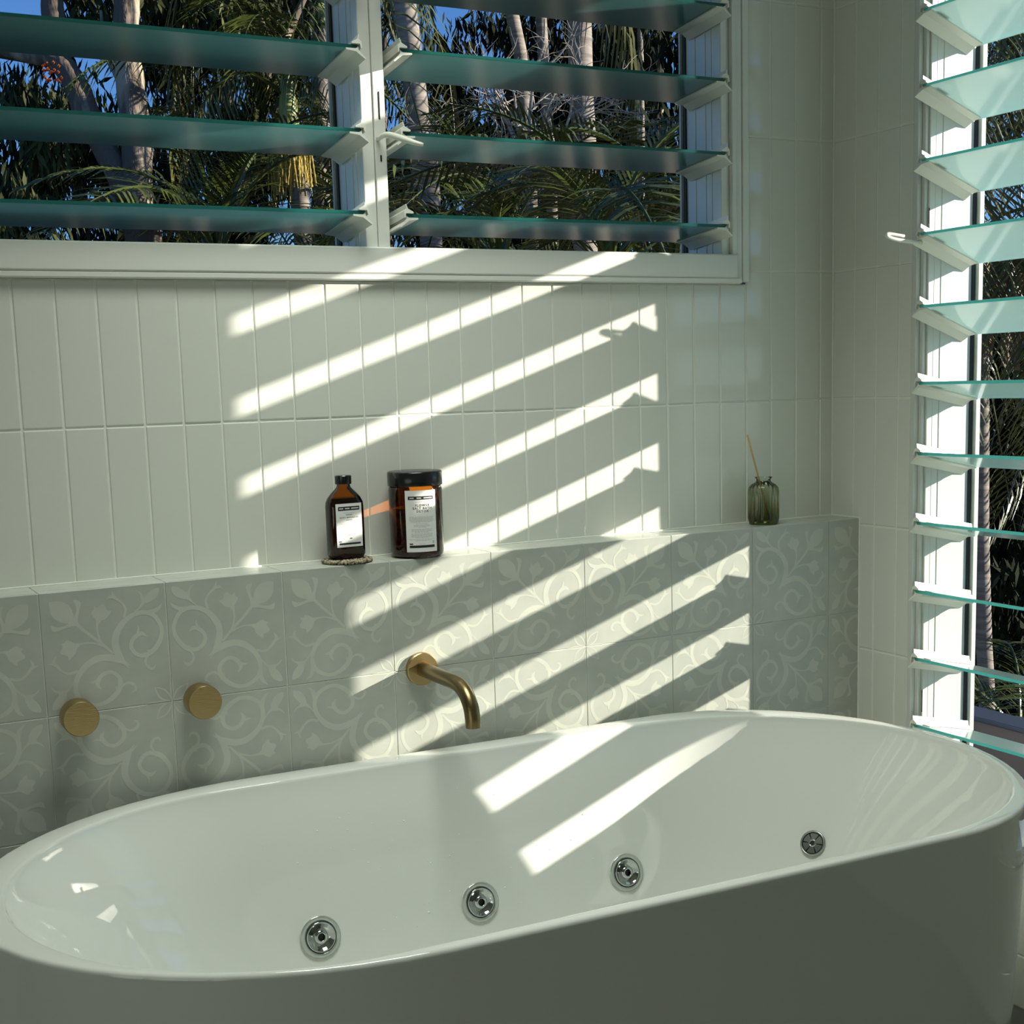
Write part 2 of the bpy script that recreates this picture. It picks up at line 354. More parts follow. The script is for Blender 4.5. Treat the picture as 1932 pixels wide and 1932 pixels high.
# window_1: two bays in the back wall
win1 = tag(empty('window_1'), kind='structure', label='wide white louvre window of two bays above the tiled back wall')
FY = .13
def part(name, boxes, m, parent, bev=.0012):
    b = bmesh.new()
    for q in boxes: bbox(b, *q, bev, 1)
    return obj(name, b, m, parent)
MX0, MX1, JX = .618, .663, 1.392
LX0 = -.112
part('sill', [(WX0, 1.424, -.014, FY, .505, .552), (WX0, 1.436, -.0125, .02, .4935, .5055)], FRAME1, win1, .0025)
part('mullion', [(MX0, .6400, .0, FY, .552, 1.34), (.6408, MX1, -.002, FY, .552, 1.34)], FRAME1, win1)
jb = part('jamb', [(JX, 1.412, .0, FY, .552, 1.34), (1.4125, 1.4235, -.010, .02, .497, 1.34), (1.424, 1.441, -.004, .02, .497, 1.36), (1.4415, 1.4565, -.007, .02, .497, 1.36)], FRAME1, win1)
part('jamb', [(WX0, LX0, .0, FY, .505, 1.34)], FRAME1, win1)
part('head', [(WX0, 1.4565, -.006, FY, 1.335, 1.36)], FRAME1, win1)
for fx, s in ((MX0, -1), (MX1, 1), (JX, -1), (LX0, 1)):
    for ya, yb, pr, mm in ((.118, .126, .0035, BLACK), (.128, .134, .008, FRAME)):
        part('gasket' if mm is BLACK else 'outer_bead', [(min(fx, fx + s * pr), max(fx, fx + s * pr), ya, yb, .552, 1.335)], mm, win1, .0004)
    for yy in (.03, .05, .085):
        part('rib', [(min(fx, fx + s * .0012), max(fx, fx + s * .0012), yy, yy + .012, .552, 1.335)], FRAME1, win1, .0005)
part('slot', [(.6500, .6535, -.0032, 0, .772, .820)], BLACK, win1, .0012)
part('slot', [(.6500, .6535, -.0032, 0, .700, .712)], BLACK, win1, .0012)
L1 = MX0 - LX0 - .034; L2 = JX - MX1 - .034
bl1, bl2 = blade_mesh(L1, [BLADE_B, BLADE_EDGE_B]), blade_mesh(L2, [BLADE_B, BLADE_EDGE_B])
YI = -.040
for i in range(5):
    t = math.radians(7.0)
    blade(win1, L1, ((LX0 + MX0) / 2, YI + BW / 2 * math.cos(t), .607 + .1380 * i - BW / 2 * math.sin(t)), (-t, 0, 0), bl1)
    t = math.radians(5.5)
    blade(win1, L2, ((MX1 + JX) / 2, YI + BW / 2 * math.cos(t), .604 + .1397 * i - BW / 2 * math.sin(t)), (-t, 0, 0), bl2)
# lever of the louvre gallery on the mullion
b = bmesh.new()
tube(b, [(.646, -.004, .738), (.652, -.030, .742), (.662, -.062, .732), (.676, -.085, .722), (.690, -.098, .716)], [.004, .005, .0055, .0045, .003], 8, 4)
obj('lever', b, CLIP, win1, smooth=True)

# window_2: tall window in the right wall
win2 = tag(empty('window_2'), kind='structure', label='tall narrow white louvre window in the right wall beside the bathtub')
JY1, JY0, XI, XO = -.262, -.827, XR + .030, XR + .1455
part('jamb', [(XI, XO, JY1, JY1 + .02, VZ0 + .03, VZ1 - .03), (XR - .002, XR + .05, -.2470, -.2347, VZ0, VZ1), (XR + .008, XR + .05, -.2565, -.2472, VZ0, VZ1), (XR + .016, XR + .06, JY1 + .0005, -.2567, VZ0, VZ1)], FRAME, win2)
part('jamb', [(XI, XO, JY0 - .02, JY0, VZ0 + .03, VZ1 - .03), (XR - .002, XR + .05, -.8497, JY0 - .012, VZ0, VZ1)], FRAME, win2)
part('sill', [(XR - .004, XO, VY0, VY1, VZ0, VZ0 + .032)], FRAME, win2)
part('head', [(XR - .004, XO, VY0, VY1, VZ1 - .032, VZ1)], FRAME, win2)
for fy, s in ((JY1, -1), (JY0, 1)):
    def yb_(pr): return (min(fy, fy + s * pr), max(fy, fy + s * pr))
    part('gasket', [(XO - .0145, XO - .006, *yb_(.0035), VZ0 + .032, VZ1 - .032)], BLACK, win2, .0004)
    part('outer_bead', [(XO - .004, XO + .008, *yb_(.010), VZ0 + .032, VZ1 - .032)], FRAME, win2, .0006)
    part('rib', [(XI + .018, XI + .030, *yb_(.0012), VZ0 + .032, VZ1 - .032)], FRAME, win2, .0005)
part('slot', [(XR + .0145, XR + .017, -.2625, -.2605, .592, .622)], BLACK, win2, .0006)
part('slot', [(XR + .0145, XR + .017, -.2625, -.2605, -.392, -.345)], BLACK, win2, .0006)
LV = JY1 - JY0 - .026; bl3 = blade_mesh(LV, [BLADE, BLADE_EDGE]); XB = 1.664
def vblade(zi, deg):
    t = math.radians(deg)
    return blade(win2, LV, (XB + BW / 2 * math.cos(t), (JY0 + JY1) / 2, zi - BW / 2 * math.sin(t)), (-t, 0, -PI / 2), bl3)
for i in range(6): vblade(.4315 + .1385 * i, 20.5)
for i in range(6): vblade(.2825 - .1388 * i, 12.0)
b = bmesh.new()
tube(b, [(XB + .004, -.276, .553), (XB - .03, -.270, .556), (XB - .062, -.268, .560), (XB - .078, -.268, .565), (XB - .074, -.268, .5695), (XB - .035, -.268, .566)], [.0035, .0038, .004, .0035, .003, .003], 8, 4)
obj('lever', b, CLIP, win2, smooth=True)

# pale sealant beads in the corners
for nm, q in (('corner_bead', (XR - .0028, XR + .001, -.0028, .001, 0, ZC)), ('corner_bead', (XL + .9, XR, -.0026, .001, -.001, .0024)), ('corner_bead', (XR - .0030, XR + .001, -D - .0025, -D + .002, ZF, 0)), ('corner_bead', (XR - .0026, XR + .001, -D, 0, -.001, .0022))):
    part(nm, [q], GROUT, wall_back, .0008)

# unseen eaves added to keep the high sky off the window jambs
bm = bmesh.new(); box(bm, XL - .6, XR + .6, .132, .95, 1.42, 1.58); struct('sky_block_eaves', bm, PAINT, 'unseen white eaves added above the wide louvre window to block sky')
# unseen surrounds added for the two fill lights; ceiling and wall stay closed
sk = tag(empty('ceiling_fill_surround', (.50, -.60, ZC)), kind='structure', label='rectangular surround added for the ceiling fill light above the bathtub')
part('frame', [(-.42, .42, -.32, -.28, -.03, .0), (-.42, .42, .28, .32, -.03, .0), (-.42, -.38, -.28, .28, -.03, .0), (.38, .42, -.28, .28, -.03, .0)], FRAME, sk)
dr = tag(empty('left_fill_surround', (XL, -2.0, ZF)), kind='structure', label='frame added around the fill light at the left wall')
part('left_fill_frame', [(0, .03, -.47, -.41, 0, 1.68), (0, .03, .41, .47, 0, 1.68), (0, .03, -.47, .47, 1.64, 1.70)], FRAME, dr)

bm = bmesh.new(); box(bm, XL - .1, XR + .145, YB - .1, YB, ZF, ZC); struct('wall_rear', bm, PAINT, 'plain white painted wall behind the camera')

# ---------------------------------------------------------------- bathtub
TC, TR = Vector((.648, -.540, 0)), -.0245
RZ = -.345
OA, OB, OEL, OER, OCX, OCY = .828, .4195, .50, .365, -.006, .007
IA, IB, IEL, IER, ICX, ICY = .7918, .3820, .396, .372, .008, -.008
def stadium(a, b_, eL, eR, cx, cy, n_end=28, n_side=18):
    P = []; xr, xl = a - eR, -(a - eL)
    for i in range(n_end): f = -PI / 2 + PI * i / n_end; P.append((cx + xr + eR * math.cos(f), cy + b_ * math.sin(f)))
    for i in range(n_side): P.append((cx + xr + (xl - xr) * i / n_side, cy + b_))
    for i in range(n_end): f = PI / 2 + PI * i / n_end; P.append((cx + xl + eL * math.cos(f), cy + b_ * math.sin(f)))
    for i in range(n_side): P.append((cx + xl + (xr - xl) * i / n_side, cy - b_))
    return P
lv = []
def outer(z, ins): lv.append((z, OA - ins, OB - ins, OEL - ins * .9, OER - ins * .9, OCX, OCY))
def inner(z, iside, iend): lv.append((z, IA - iend, IB - iside, IEL - iside * .6 - iend * .25, IER - iside * .6 - iend * .25, ICX, ICY))
for z, i in ((ZF + .002, .040), (ZF + .006, .034), (-.80, .022), (-.65, .013), (-.50, .006), (-.42, .003), (-.378, .0015), (-.356, .0003), (-.351, .0), (-.3475, .0012), (-.3458, .003), (RZ, .006)): outer(z, i)
SIDE = [(-.357, .0015), (-.37, .0055), (-.40, .017), (-.44, .031), (-.48, .043), (-.52, .054), (-.56, .065), (-.60, .076), (-.64, .090), (-.675, .106)]
for z, s_, e_ in ((RZ, -.006, -.006), (-.3457, -.003, -.003), (-.3475, -.0008, -.0008), (-.351, .0, .0)): inner(z, s_, e_)
for z, s_ in SIDE: inner(z, s_, s_ * 2.2)
for z, s_, e_ in ((-.70, .122, .262), (-.72, .142, .292), (-.732, .168, .325), (-.738, .20, .36), (-.740, .26, .44)): inner(z, s_, e_)
def interior_inset(z):
    for (z0, a), (z1, c) in zip(SIDE, SIDE[1:]):
        if z1 <= z <= z0: return a + (c - a) * (z0 - z) / (z0 - z1), (c - a) / (z0 - z1)
tub = empty('bathtub', (TC.x, TC.y, ZF), TR)
tag(tub, 'white freestanding oval bathtub with rounded ends and chrome jets', 'bathtub')
b = bmesh.new(); rings = []
for z, *q in lv: rings.append([b.verts.new((x, y, z - ZF)) for x, y in stadium(*q)])
n = len(rings[0])
for A, B in zip(rings, rings[1:]):
    for i in range(n): b.faces.new((A[i], A[(i + 1) % n], B[(i + 1) % n], B[i]))
b.faces.new(rings[-1]); b.faces.new(rings[0][::-1])
shell = obj('shell', b, TUB, tub, smooth=True)
def wall_pt(x, z):
    "point and inward normal on the far inner wall in tub coordinates"
    i, sl = interior_inset(z); y = ICY + IB - i
    return Vector((x, y, z - ZF)), Vector((0, -1, sl)).normalized()
def to_local(wx, wy):
    c, s = math.cos(-TR), math.sin(-TR); X_, Y_ = wx - TC.x, wy - TC.y
    return c * X_ - s * Y_, s * X_ + c * Y_
jbm = {}
def jet_meshes():
    a = bmesh.new(); lathe(a, [(.0265, .0005), (.0265, .0022), (.0335, .0020), (.0350, .0008), (.0350, -.001)], 48); r1 = mesh(a, 'flange', CHROME_T, True)
    a = bmesh.new(); lathe(a, [(.0266, .0010), (.0266, .0026), (.0252, .0026), (.0252, .0010)], 48); r2 = mesh(a, 'seal', BLACK, True)
    a = bmesh.new(); lathe(a, [(.0252, .001), (.0252, .0035), (.0238, .0042), (.0225, .003), (.0190, -.0004), (.0140, -.0027), (.0110, -.003), (0, -.003)], 48); r3 = mesh(a, 'bowl', CHROME, True)
    a = bmesh.new(); lathe(a, [(.0135, -.003), (.0130, .001), (.0105, .0045), (.0072, .0062), (.0062, .0057), (.0062, .001)], 40); r4 = mesh(a, 'nozzle', CHROME, True)
    a = bmesh.new(); lathe(a, [(.0062, -.001), (0, -.001)], 24); r5 = mesh(a, 'nozzle_hole', BLACK)
    return r1, r2, r3, r4, r5
CHROME_T = mat('polished_ring', (.50, .54, .50), .16, .55)
JM = jet_meshes()
def seat(name, p, nrm, tilt=0):
    o = empty(name, p, parent=tub); z = Vector(nrm); x = Vector((1, 0, 0)); y = z.cross(x).normalized(); x = y.cross(z)
    M = Matrix((x, y, z)).transposed(); o.rotation_euler = M.to_euler(); return o
def cut_hole(p): pass
for wx, wz in ((.384, -.600), (.679, -.598), (.979, -.600)):
    lx, _ = to_local(wx, -.234); p, nn = wall_pt(lx, wz)
    j = bpy.data.objects.new('jet', JM[0]); COL.objects.link(j); j.parent = tub
    z = nn; x = Vector((1, 0, 0)); y = z.cross(x).normalized(); x = y.cross(z)
    j.location = p + nn * .0042; j.rotation_euler = Matrix((x, y, z)).transposed().to_euler()
    a = bmesh.new(); lathe(a, [(.0350, .0009), (.0352, -.003), (.0354, -.006)], 48)
    for nm, me in zip(('seal', 'bowl', 'nozzle', 'nozzle_hole'), JM[1:]): link(nm, me, j)
    obj('collar', a, TUB, j, smooth=True)
# suction cover: where its line of sight meets the inner wall
from mathutils.bvhtree import BVHTree
_b = bmesh.new(); _b.from_mesh(shell.data); bvh = BVHTree.FromBMesh(_b)
Mi = (Matrix.Translation((TC.x, TC.y, ZF)) @ Matrix.Rotation(TR, 4, 'Z')).inverted()
c0 = Mi @ CAM; c1 = Mi @ W(1535, 1592, 1.0); p, nn, _i, _d = bvh.ray_cast(c0, (c1 - c0).normalized())
nn = Vector(nn); nn = -nn if nn.dot(c1 - c0) > 0 else nn; _b.free()
a = bmesh.new(); lathe(a, [(.0285, -.008), (.0285, .002), (.0262, .0038), (.0242, .002), (.0242, -.001)], 48)
sj = obj('suction_cover', a, CHROME_D, tub, smooth=True, loc=p + nn * .004); sj.scale = (.84, .84, .84)
z = nn; x = Vector((0, 0, 1)).cross(z).normalized(); y = z.cross(x); sj.rotation_euler = Matrix((x, y, z)).transposed().to_euler()
a = bmesh.new(); lathe(a, [(.0242, -.001), (0, -.001)], 40); obj('grille_back', a, BLACK, sj)
for k in range(6):
    a = bmesh.new(); a0, a1 = k * PI / 3 + .07, (k + 1) * PI / 3 - .07; A = []; B = []
    for i in range(7):
        f = a0 + (a1 - a0) * i / 6; A.append((.0075, f)); B.append((.0222, f))
    def vv(r_, f, z_): return a.verts.new((r_ * math.cos(f), r_ * math.sin(f), z_))
    for (ra, fa), (rb, fb), (rc, fc), (rd, fd) in zip(A, B, B[1:], A[1:]):
        a.faces.new((vv(ra, fa, .0022), vv(rb, fb, .0012), vv(rc, fc, .0012), vv(rd, fd, .0022)))
    obj('vane', a, CHROME_D, sj)
a = bmesh.new(); lathe(a, [(.0085, -.001), (.0085, .0032), (.0062, .0036), (.0052, .002), (.0052, .0015)], 24); obj('hub', a, CHROME, sj, smooth=True)
a = bmesh.new(); lathe(a, [(.0052, .0012), (0, .0012)], 20); obj('screw_hole', a, BLACK, sj)
# water drops left on the far inner wall
b = bmesh.new()
for _ in range(150):
    wx = random.gauss(.62, .16) if random.random() < .7 else random.uniform(.3, 1.05); wz = random.uniform(-.63, -.40)
    if not (.25 < wx < 1.1): continue
    lx, _u = to_local(wx, -.2); p, nn = wall_pt(lx, wz); r_ = abs(random.gauss(0, .0005)) + .0005
    x = Vector((1, 0, 0)); y = nn.cross(x); M = Matrix.Translation(p) @ Matrix((x, y, nn)).transposed().to_4x4()
    lathe(b, [(r_, 0), (r_ * .8, r_ * .4), (r_ * .4, r_ * .62), (0, r_ * .68)], 8, M)
tag(obj('water_drops', b, WATER, tub, smooth=True), kind='stuff')

# ---------------------------------------------------------------- brass wall fittings
YW = -D
for kx, lab in ((.044, 'round brushed brass wall tap knob farther from the bath spout'), (.243, 'round brushed brass wall tap knob closer to the bath spout')):
    k_ = tag(empty('tap_knob', (kx, YW, -.2)), lab, 'tap', 'brass tap knobs on the patterned tiles')
    M = Matrix.Rotation(PI / 2, 4, 'X')
    a = bmesh.new(); lathe(a, [(.0, -.0005), (.0235, -.0005), (.0235, .0055), (.018, .0055)], 48, M); obj('backplate', a, BRASS_D, k_, autosmooth=35)
    a = bmesh.new(); lathe(a, [(.018, .004), (.018, .012)], 40, M); obj('neck', a, BRASS_D, k_, autosmooth=35)
    a = bmesh.new(); lathe(a, [(0, .010), (.0265, .010), (.0283, .0118), (.0283, .0432), (.0272, .0450), (0, .0450)], 64, M); obj('knob', a, BRASS, k_, autosmooth=35)
sp = tag(empty('bath_spout', (.6515, YW, -.2)), 'curved brushed brass bath spout with round wall flange', 'spout')
M = Matrix.Rotation(PI / 2, 4, 'X')
a = bmesh.new(); lathe(a, [(0, -.0005), (.0300, -.0005), (.0300, .0085), (.0285, .010), (.0145, .010), (.0145, .012), (0, .012)], 64, M); obj('flange', a, BRASS, sp, autosmooth=35)
a = bmesh.new()
tube(a, [(0, -.008, 0), (0, -.05, .0), (0, -.10, .0), (0, -.140, 0), (0, -.166, -.0035), (0, -.188, -.0145), (0, -.203, -.032), (0, -.2085, -.052), (0, -.2090, -.066)], .0133, 28, 5, cap=False)
obj('spout', a, BRASS_D, sp, smooth=True)
a = bmesh.new(); M2 = Matrix.Translation((0, -.2090, -.066))
lathe(a, [(.0133, 0), (.0118, -.0004), (.0112, .006), (0, .006)], 28, M2); obj('outlet', a, BLACK, sp)

# ---------------------------------------------------------------- lettering
def text_mesh(txt, size, bold=False):
    cu = bpy.data.curves.new('t', 'FONT'); cu.body = txt; cu.size = size; cu.align_x = 'CENTER'; cu.space_character = 1.25; cu.resolution_u = 2
    if bold: cu.offset = size * .012
    o = bpy.data.objects.new('t', cu); COL.objects.link(o); dg = bpy.context.evaluated_depsgraph_get(); me = bpy.data.meshes.new_from_object(o.evaluated_get(dg))
    V = [tuple(v.co) for v in me.vertices]; Fc = [tuple(p_.vertices) for p_ in me.polygons]
    bpy.data.objects.remove(o); bpy.data.curves.remove(cu); bpy.data.meshes.remove(me); return V, Fc
def label_set(parent, wrap, w, h, items):
    "wrap(u,v,off) maps label coordinates to 3d; items: list of (kind,...)"
    b = bmesh.new(); nu, nv = 14, 2
    G = [[b.verts.new(wrap(-w / 2 + w * i / nu, -h / 2 + h * j / nv, 0)) for i in range(nu + 1)] for j in range(nv + 1)]
    for j in range(nv):
        for i in range(nu): b.faces.new((G[j][i], G[j][i + 1], G[j + 1][i + 1], G[j + 1][i]))
    lab = obj('label', b, LABEL, parent, smooth=True)
    acc = {}
    for q_, it in enumerate(items):
        m = it[-1]; b = acc.setdefault(m.name if m is not INK else q_, (bmesh.new(), m))[0]
        if it[0] == 'bar':
            _, u0, u1, v0, v1, _m = it; of_ = .0003 if m is WHITEINK else .00015; n_ = max(2, int((u1 - u0) / .004))
            A = [b.verts.new(wrap(u0 + (u1 - u0) * i / n_, v0, of_)) for i in range(n_ + 1)]; B = [b.verts.new(wrap(u0 + (u1 - u0) * i / n_, v1, of_)) for i in range(n_ + 1)]
            for i in range(n_): b.faces.new((A[i], A[i + 1], B[i + 1], B[i]))
        else:
            _, txt, size, cu_, cv_, _m = it; V, Fc = text_mesh(txt, size, True); off = .0003 if m is WHITEINK else .0002
            vs = [b.verts.new(wrap(cu_ + x_, cv_ + y_, off)) for x_, y_, _z in V]
            for f in Fc:
                try: b.faces.new([vs[i] for i in f])
                except ValueError: pass
    for key, (b, m) in acc.items():
        o = obj({'black_ink': 'black_print', 'grey_ink': 'fine_print', 'white_ink': 'white_print'}[m.name], b, m, lab)
        if not isinstance(key, int) : o['kind'] = 'stuff'
    return lab
def fine(v_top, n_, u, step, m, r_, th=.00042):
    out = []
    for i in range(n_):
        w_ = u * (1 if i < n_ - 1 else r_.uniform(.5, .9)); x_ = -w_ / 2
        while x_ < w_ / 2:
            l_ = r_.uniform(.0025, .006); out.append(('bar', x_, min(x_ + l_, w_ / 2), v_top - i * step - th, v_top - i * step, m)); x_ += l_ + .0009
    return out

# ---------------------------------------------------------------- amber jar
JR = .0485
jar = tag(empty('bath_salt_jar', (.671, -.0495, 0), .0), 'wide amber glass jar of bath salt with black lid and white label', 'jar')
a = bmesh.new(); lathe(a, [(0, .003), (.030, .003), (.034, .0008), (.042, .0008), (.0465, .004), (JR, .011), (JR, .122), (.0475, .127), (.0455, .1285), (.0455, .136), (0, .136)], 72); obj('glass', a, AMBER, jar, autosmooth=50)
a = bmesh.new(); lathe(a, [(0, .0075), (.041, .0075), (.0448, .0125), (.0448, .086), (.040, .089), (.02, .086), (0, .088)], 56); obj('salt', a, SALT, jar, smooth=True)
a = bmesh.new(); lathe(a, [(.0455, .1292), (.0490, .1292), (.0496, .1305), (.0496, .1525), (.0482, .1545), (.0470, .1550), (0, .1550)], 72); obj('lid', a, CAPM, jar, autosmooth=40)
ANG = math.radians(-102)
def wrap_jar(u, v, off): r_ = JR + .0003 + off; f = ANG + u / JR; return (r_ * math.cos(f), r_ * math.sin(f), .0675 + v)
r_ = random.Random(3)
LWJ, LHJ = .058, .110
it = [('bar', -.0235, .0235, .0385, .0445, INK), ('bar', -.0205, -.0130, .0405, .0424, WHITEINK), ('bar', -.0080, .0000, .0405, .0424, WHITEINK), ('bar', .0045, .0210, .0405, .0424, WHITEINK), ('bar', -.0235, .0235, -.0475, -.0430, INK), ('bar', -.0235, -.0170, -.0415, -.0393, INK),
      ('text', 'FLOWER', .0058, .002, .0265, INK), ('text', 'SALT BATH', .0058, .002, .0213, INK), ('text', 'DETOX', .0058, .002, .0161, INK),
      ('bar', .0195, .0230, -.0395, -.0388, INK), ('bar', .0195, .0202, -.0395, -.0362, INK), ('bar', .0200, .0225, -.0366, -.0359, INK)]
it += fine(.0350, 1, .038, .0012, FADED, r_)
it += fine(.0080, 6, .045, .0018, FADED, r_) + fine(-.0040, 1, .030, .0018, FADED, r_) + fine(-.0068, 3, .029, .0018, FADED, r_) + fine(-.0140, 4, .038, .0018, FADED, r_) + fine(-.0222, 5, .040, .0018, FADED, r_) + fine(-.0325, 2, .046, .0018, FADED, r_) + fine(-.0405, 1, .02, .0018, FADED, r_)
label_set(jar, wrap_jar, LWJ, LHJ, it)

# ---------------------------------------------------------------- amber bottle on woven coaster
CX, CY = .5345, -.0475
co = tag(empty('woven_coaster', (CX, CY - .001, 0)), 'round woven seagrass coaster under the amber bottle', 'coaster')
a = bmesh.new(); lathe(a, [(0, .0004), (.037, .0004), (.040, .002), (.037, .0062), (.030, .0060), (0, .0060)], 40); obj('mat', a, WOVEN_D, co)
for rr, n_ in ((.0425, 44), (.0350, 36), (.0275, 28), (.0200, 20)):
    a = bmesh.new()
    for k in range(n_):
        f = 2 * PI * k / n_; c_ = Vector((rr * math.cos(f), rr * math.sin(f), .0042)); t_ = Vector((-math.sin(f), math.cos(f), 0)); o_ = Vector((math.cos(f), math.sin(f), 0))
        ax = (t_ * .75 + o_ * .35 + Vector((0, 0, .25))).normalized(); hl = PI * rr / n_ * 1.15
        tube(a, [tuple(c_ - ax * hl), tuple(c_), tuple(c_ + ax * hl)], [.0016, .0038, .0016], 7, 2)
    obj('braid', a, WOVEN, co, smooth=True)
bt = tag(empty('oil_bottle', (CX, CY, .0075), math.radians(4)), 'flat amber glass oil bottle with small black cap standing on coaster', 'bottle')
def super_ring(hw, hd, z, n_=48, ex=3.2):
    P = []
    for i in range(n_):
        f = 2 * PI * i / n_; c_, s_ = math.cos(f), math.sin(f)
        P.append((math.copysign(abs(c_) ** (2 / ex), c_) * hw, math.copysign(abs(s_) ** (2 / ex), s_) * hd, z))
    return P
def loft(bm, secs, n_=48, capa=True, capb=True):
    R_ = [[bm.verts.new(p_) for p_ in super_ring(hw, hd, z, n_, ex)] for hw, hd, z, ex in secs]
    for A, B in zip(R_, R_[1:]):
        for i in range(n_): bm.faces.new((A[i], A[(i + 1) % n_], B[(i + 1) % n_], B[i]))
    if capa: bm.faces.new(R_[0][::-1])
    if capb: bm.faces.new(R_[-1])
HW, HD = .0335, .0195
secs = [(.026, .014, 0, 3), (.0305, .0175, .0015, 3.2), (HW, HD, .008, 3.4), (HW, HD, .092, 3.4), (.0328, .0192, .1000, 3.2), (.0295, .0180, .1075, 2.9), (.0235, .0160, .1150, 2.6), (.0165, .0138, .1220, 2.2), (.0128, .0125, .1260, 2), (.0118, .0118, .1290, 2), (.0118, .0118, .1325, 2)]
a = bmesh.new(); loft(a, secs, capb=False); obj('glass', a, AMBER2, bt, autosmooth=50)
a = bmesh.new(); loft(a, [(hw - .0022, hd - .0022, z + (.002 if i < 2 else 0), ex) for i, (hw, hd, z, ex) in enumerate(secs[:6])]); obj('oil', a, OIL, bt, smooth=False, autosmooth=40)
a = bmesh.new(); lathe(a, [(.0120, .1315), (.0142, .1315), (.0146, .1325), (.0146, .1455), (.0135, .1468), (0, .1468)], 40); obj('cap', a, CAPM, bt, autosmooth=40)
def wrap_bot(u, v, off): return (u - .001, -(HD + .0004 + off - .0012 * max(0, abs(u) - .018) / .01), .060 + v)
r_ = random.Random(5)
it = [('bar', -.0205, .0205, .0262, .0330, INK), ('bar', -.0185, -.0105, .0286, .0306, WHITEINK), ('bar', -.0075, .0015, .0286, .0306, WHITEINK), ('bar', .0045, .0185, .0286, .0306, WHITEINK), ('bar', -.0205, .0205, -.0340, -.0308, INK), ('bar', -.0215, -.0160, -.0290, -.0275, INK),
      ('text', 'BATH + MASSAGE OIL', .0030, 0, .0128, INK), ('bar', -.006, .006, .0178, .0194, FADED), ('bar', -.006, .006, .0086, .0100, FADED), ('bar', -.0035, .0045, -.0178, -.0165, FADED), ('bar', -.0005, .0045, -.0240, -.0224, INK)]
it += fine(.0222, 1, .03, .0012, FADED, r_) + fine(.0030, 2, .034, .0020, FADED, r_) + fine(-.0035, 5, .030, .0021, FADED, r_) + fine(-.0285, 1, .02, .002, FADED, r_)
label_set(bt, wrap_bot, .0495, .0765, it)

# ---------------------------------------------------------------- reed diffuser
VX, VY = 1.462, -.0445
vs_ = tag(empty('bud_vase', (VX, VY, 0)), 'small ribbed olive green glass bottle with flared lip', 'vase')
def rib(a_, z): return 1 + (.022 * math.cos(20 * a_) if .012 < z < .078 else 0)
prof = [(0, .002), (.024, .002), (.028, .0005), (.0305, .004), (.0318, .010), (.0318, .014), (.0318, .030), (.0318, .050), (.0318, .068), (.0300, .077), (.0245, .0835), (.0175, .0872), (.0150, .0900), (.0148, .0945), (.0180, .0972), (.0182, .0985), (.0170, .0990), (.0140, .0982)]
a = bmesh.new(); lathe(a, prof, 120, rib=rib); obj('glass', a, GREENG, vs_, autosmooth=60)
a = bmesh.new(); tube(a, [(0, 0, 0), (0, 0, .1), (0, 0, .188)], .0019, 8, 2)
p0 = Vector((VX + .018, VY + .004, .0095)); p1 = Vector((VX - .047, VY - .008, .1865)); dd = (p1 - p0)
a.free(); a = bmesh.new(); tube(a, [(0, 0, 0), (0, 0, dd.length / 2), (0, 0, dd.length)], .0019, 8, 2)
rd = obj('reed_stick', a, REED, None, smooth=True, loc=p0); rd.rotation_euler = dd.to_track_quat('Z', 'Y').to_euler()
tag(rd, 'thin tan reed stick leaning in the green glass bottle', 'reed stick')

# ---------------------------------------------------------------- garden outside
BARK = mat('paper_bark', (.13, .10, .075), .9, noise=((.45, .36, .26), 5, (1, 1, .35), .52, .66), bump=(14, (1, 1, .3), .9, .05))
PTRUNK = mat('palm_bark', (.17, .145, .12), .85, noise=((.30, .26, .215), 3, (1, 1, 9), .40, .62), bump=(4, (.2, .2, 12), .5, .02))
GREENSHAFT = mat('crownshaft', (.30, .34, .10), .5)
FROND = mat('palm_leaf', (.042, .060, .012), .32, noise=((.095, .115, .022), 3, (1, 1, 1), .4, .65))
FROND2 = mat('palm_leaf_yellow', (.12, .12, .028), .4, noise=((.05, .065, .02), 3, (1, 1, 1), .4, .65))
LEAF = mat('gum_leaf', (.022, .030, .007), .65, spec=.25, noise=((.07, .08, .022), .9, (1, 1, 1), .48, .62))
LEAFD = mat('shaded_leaf', (.008, .012, .003), .8, spec=.15, noise=((.015, .024, .008), .8, (1, 1, 1), .45, .62))  # albedo dropped so the background leaves read as lying in shade
FLOWER = mat('palm_flower', (.42, .32, .06), .7)
DRY = mat('dry_palm', (.36, .26, .18), .9, noise=((.20, .13, .08), 9, (1, 1, 1), .4, .6))
TWIG = mat('grey_twig', (.34, .30, .25), .9)
SOIL = mat('garden_ground', (.03, .035, .015), .95, noise=((.05, .04, .02), .6, (1, 1, 1), .4, .6))
ROOF = mat('roof_sheet', (.035, .045, .065), .4)
WALLB = mat('brown_fascia', (.085, .072, .075), .7)
ZG = -4.2
b = bmesh.new(); box(b, -30, 45, .6, 60, ZG - .3, ZG); box(b, XR + .5, 45, -30, .6, ZG - .3, ZG)
tag(obj('garden_ground', b, SOIL), kind='structure', label='dark garden ground outside the windows')

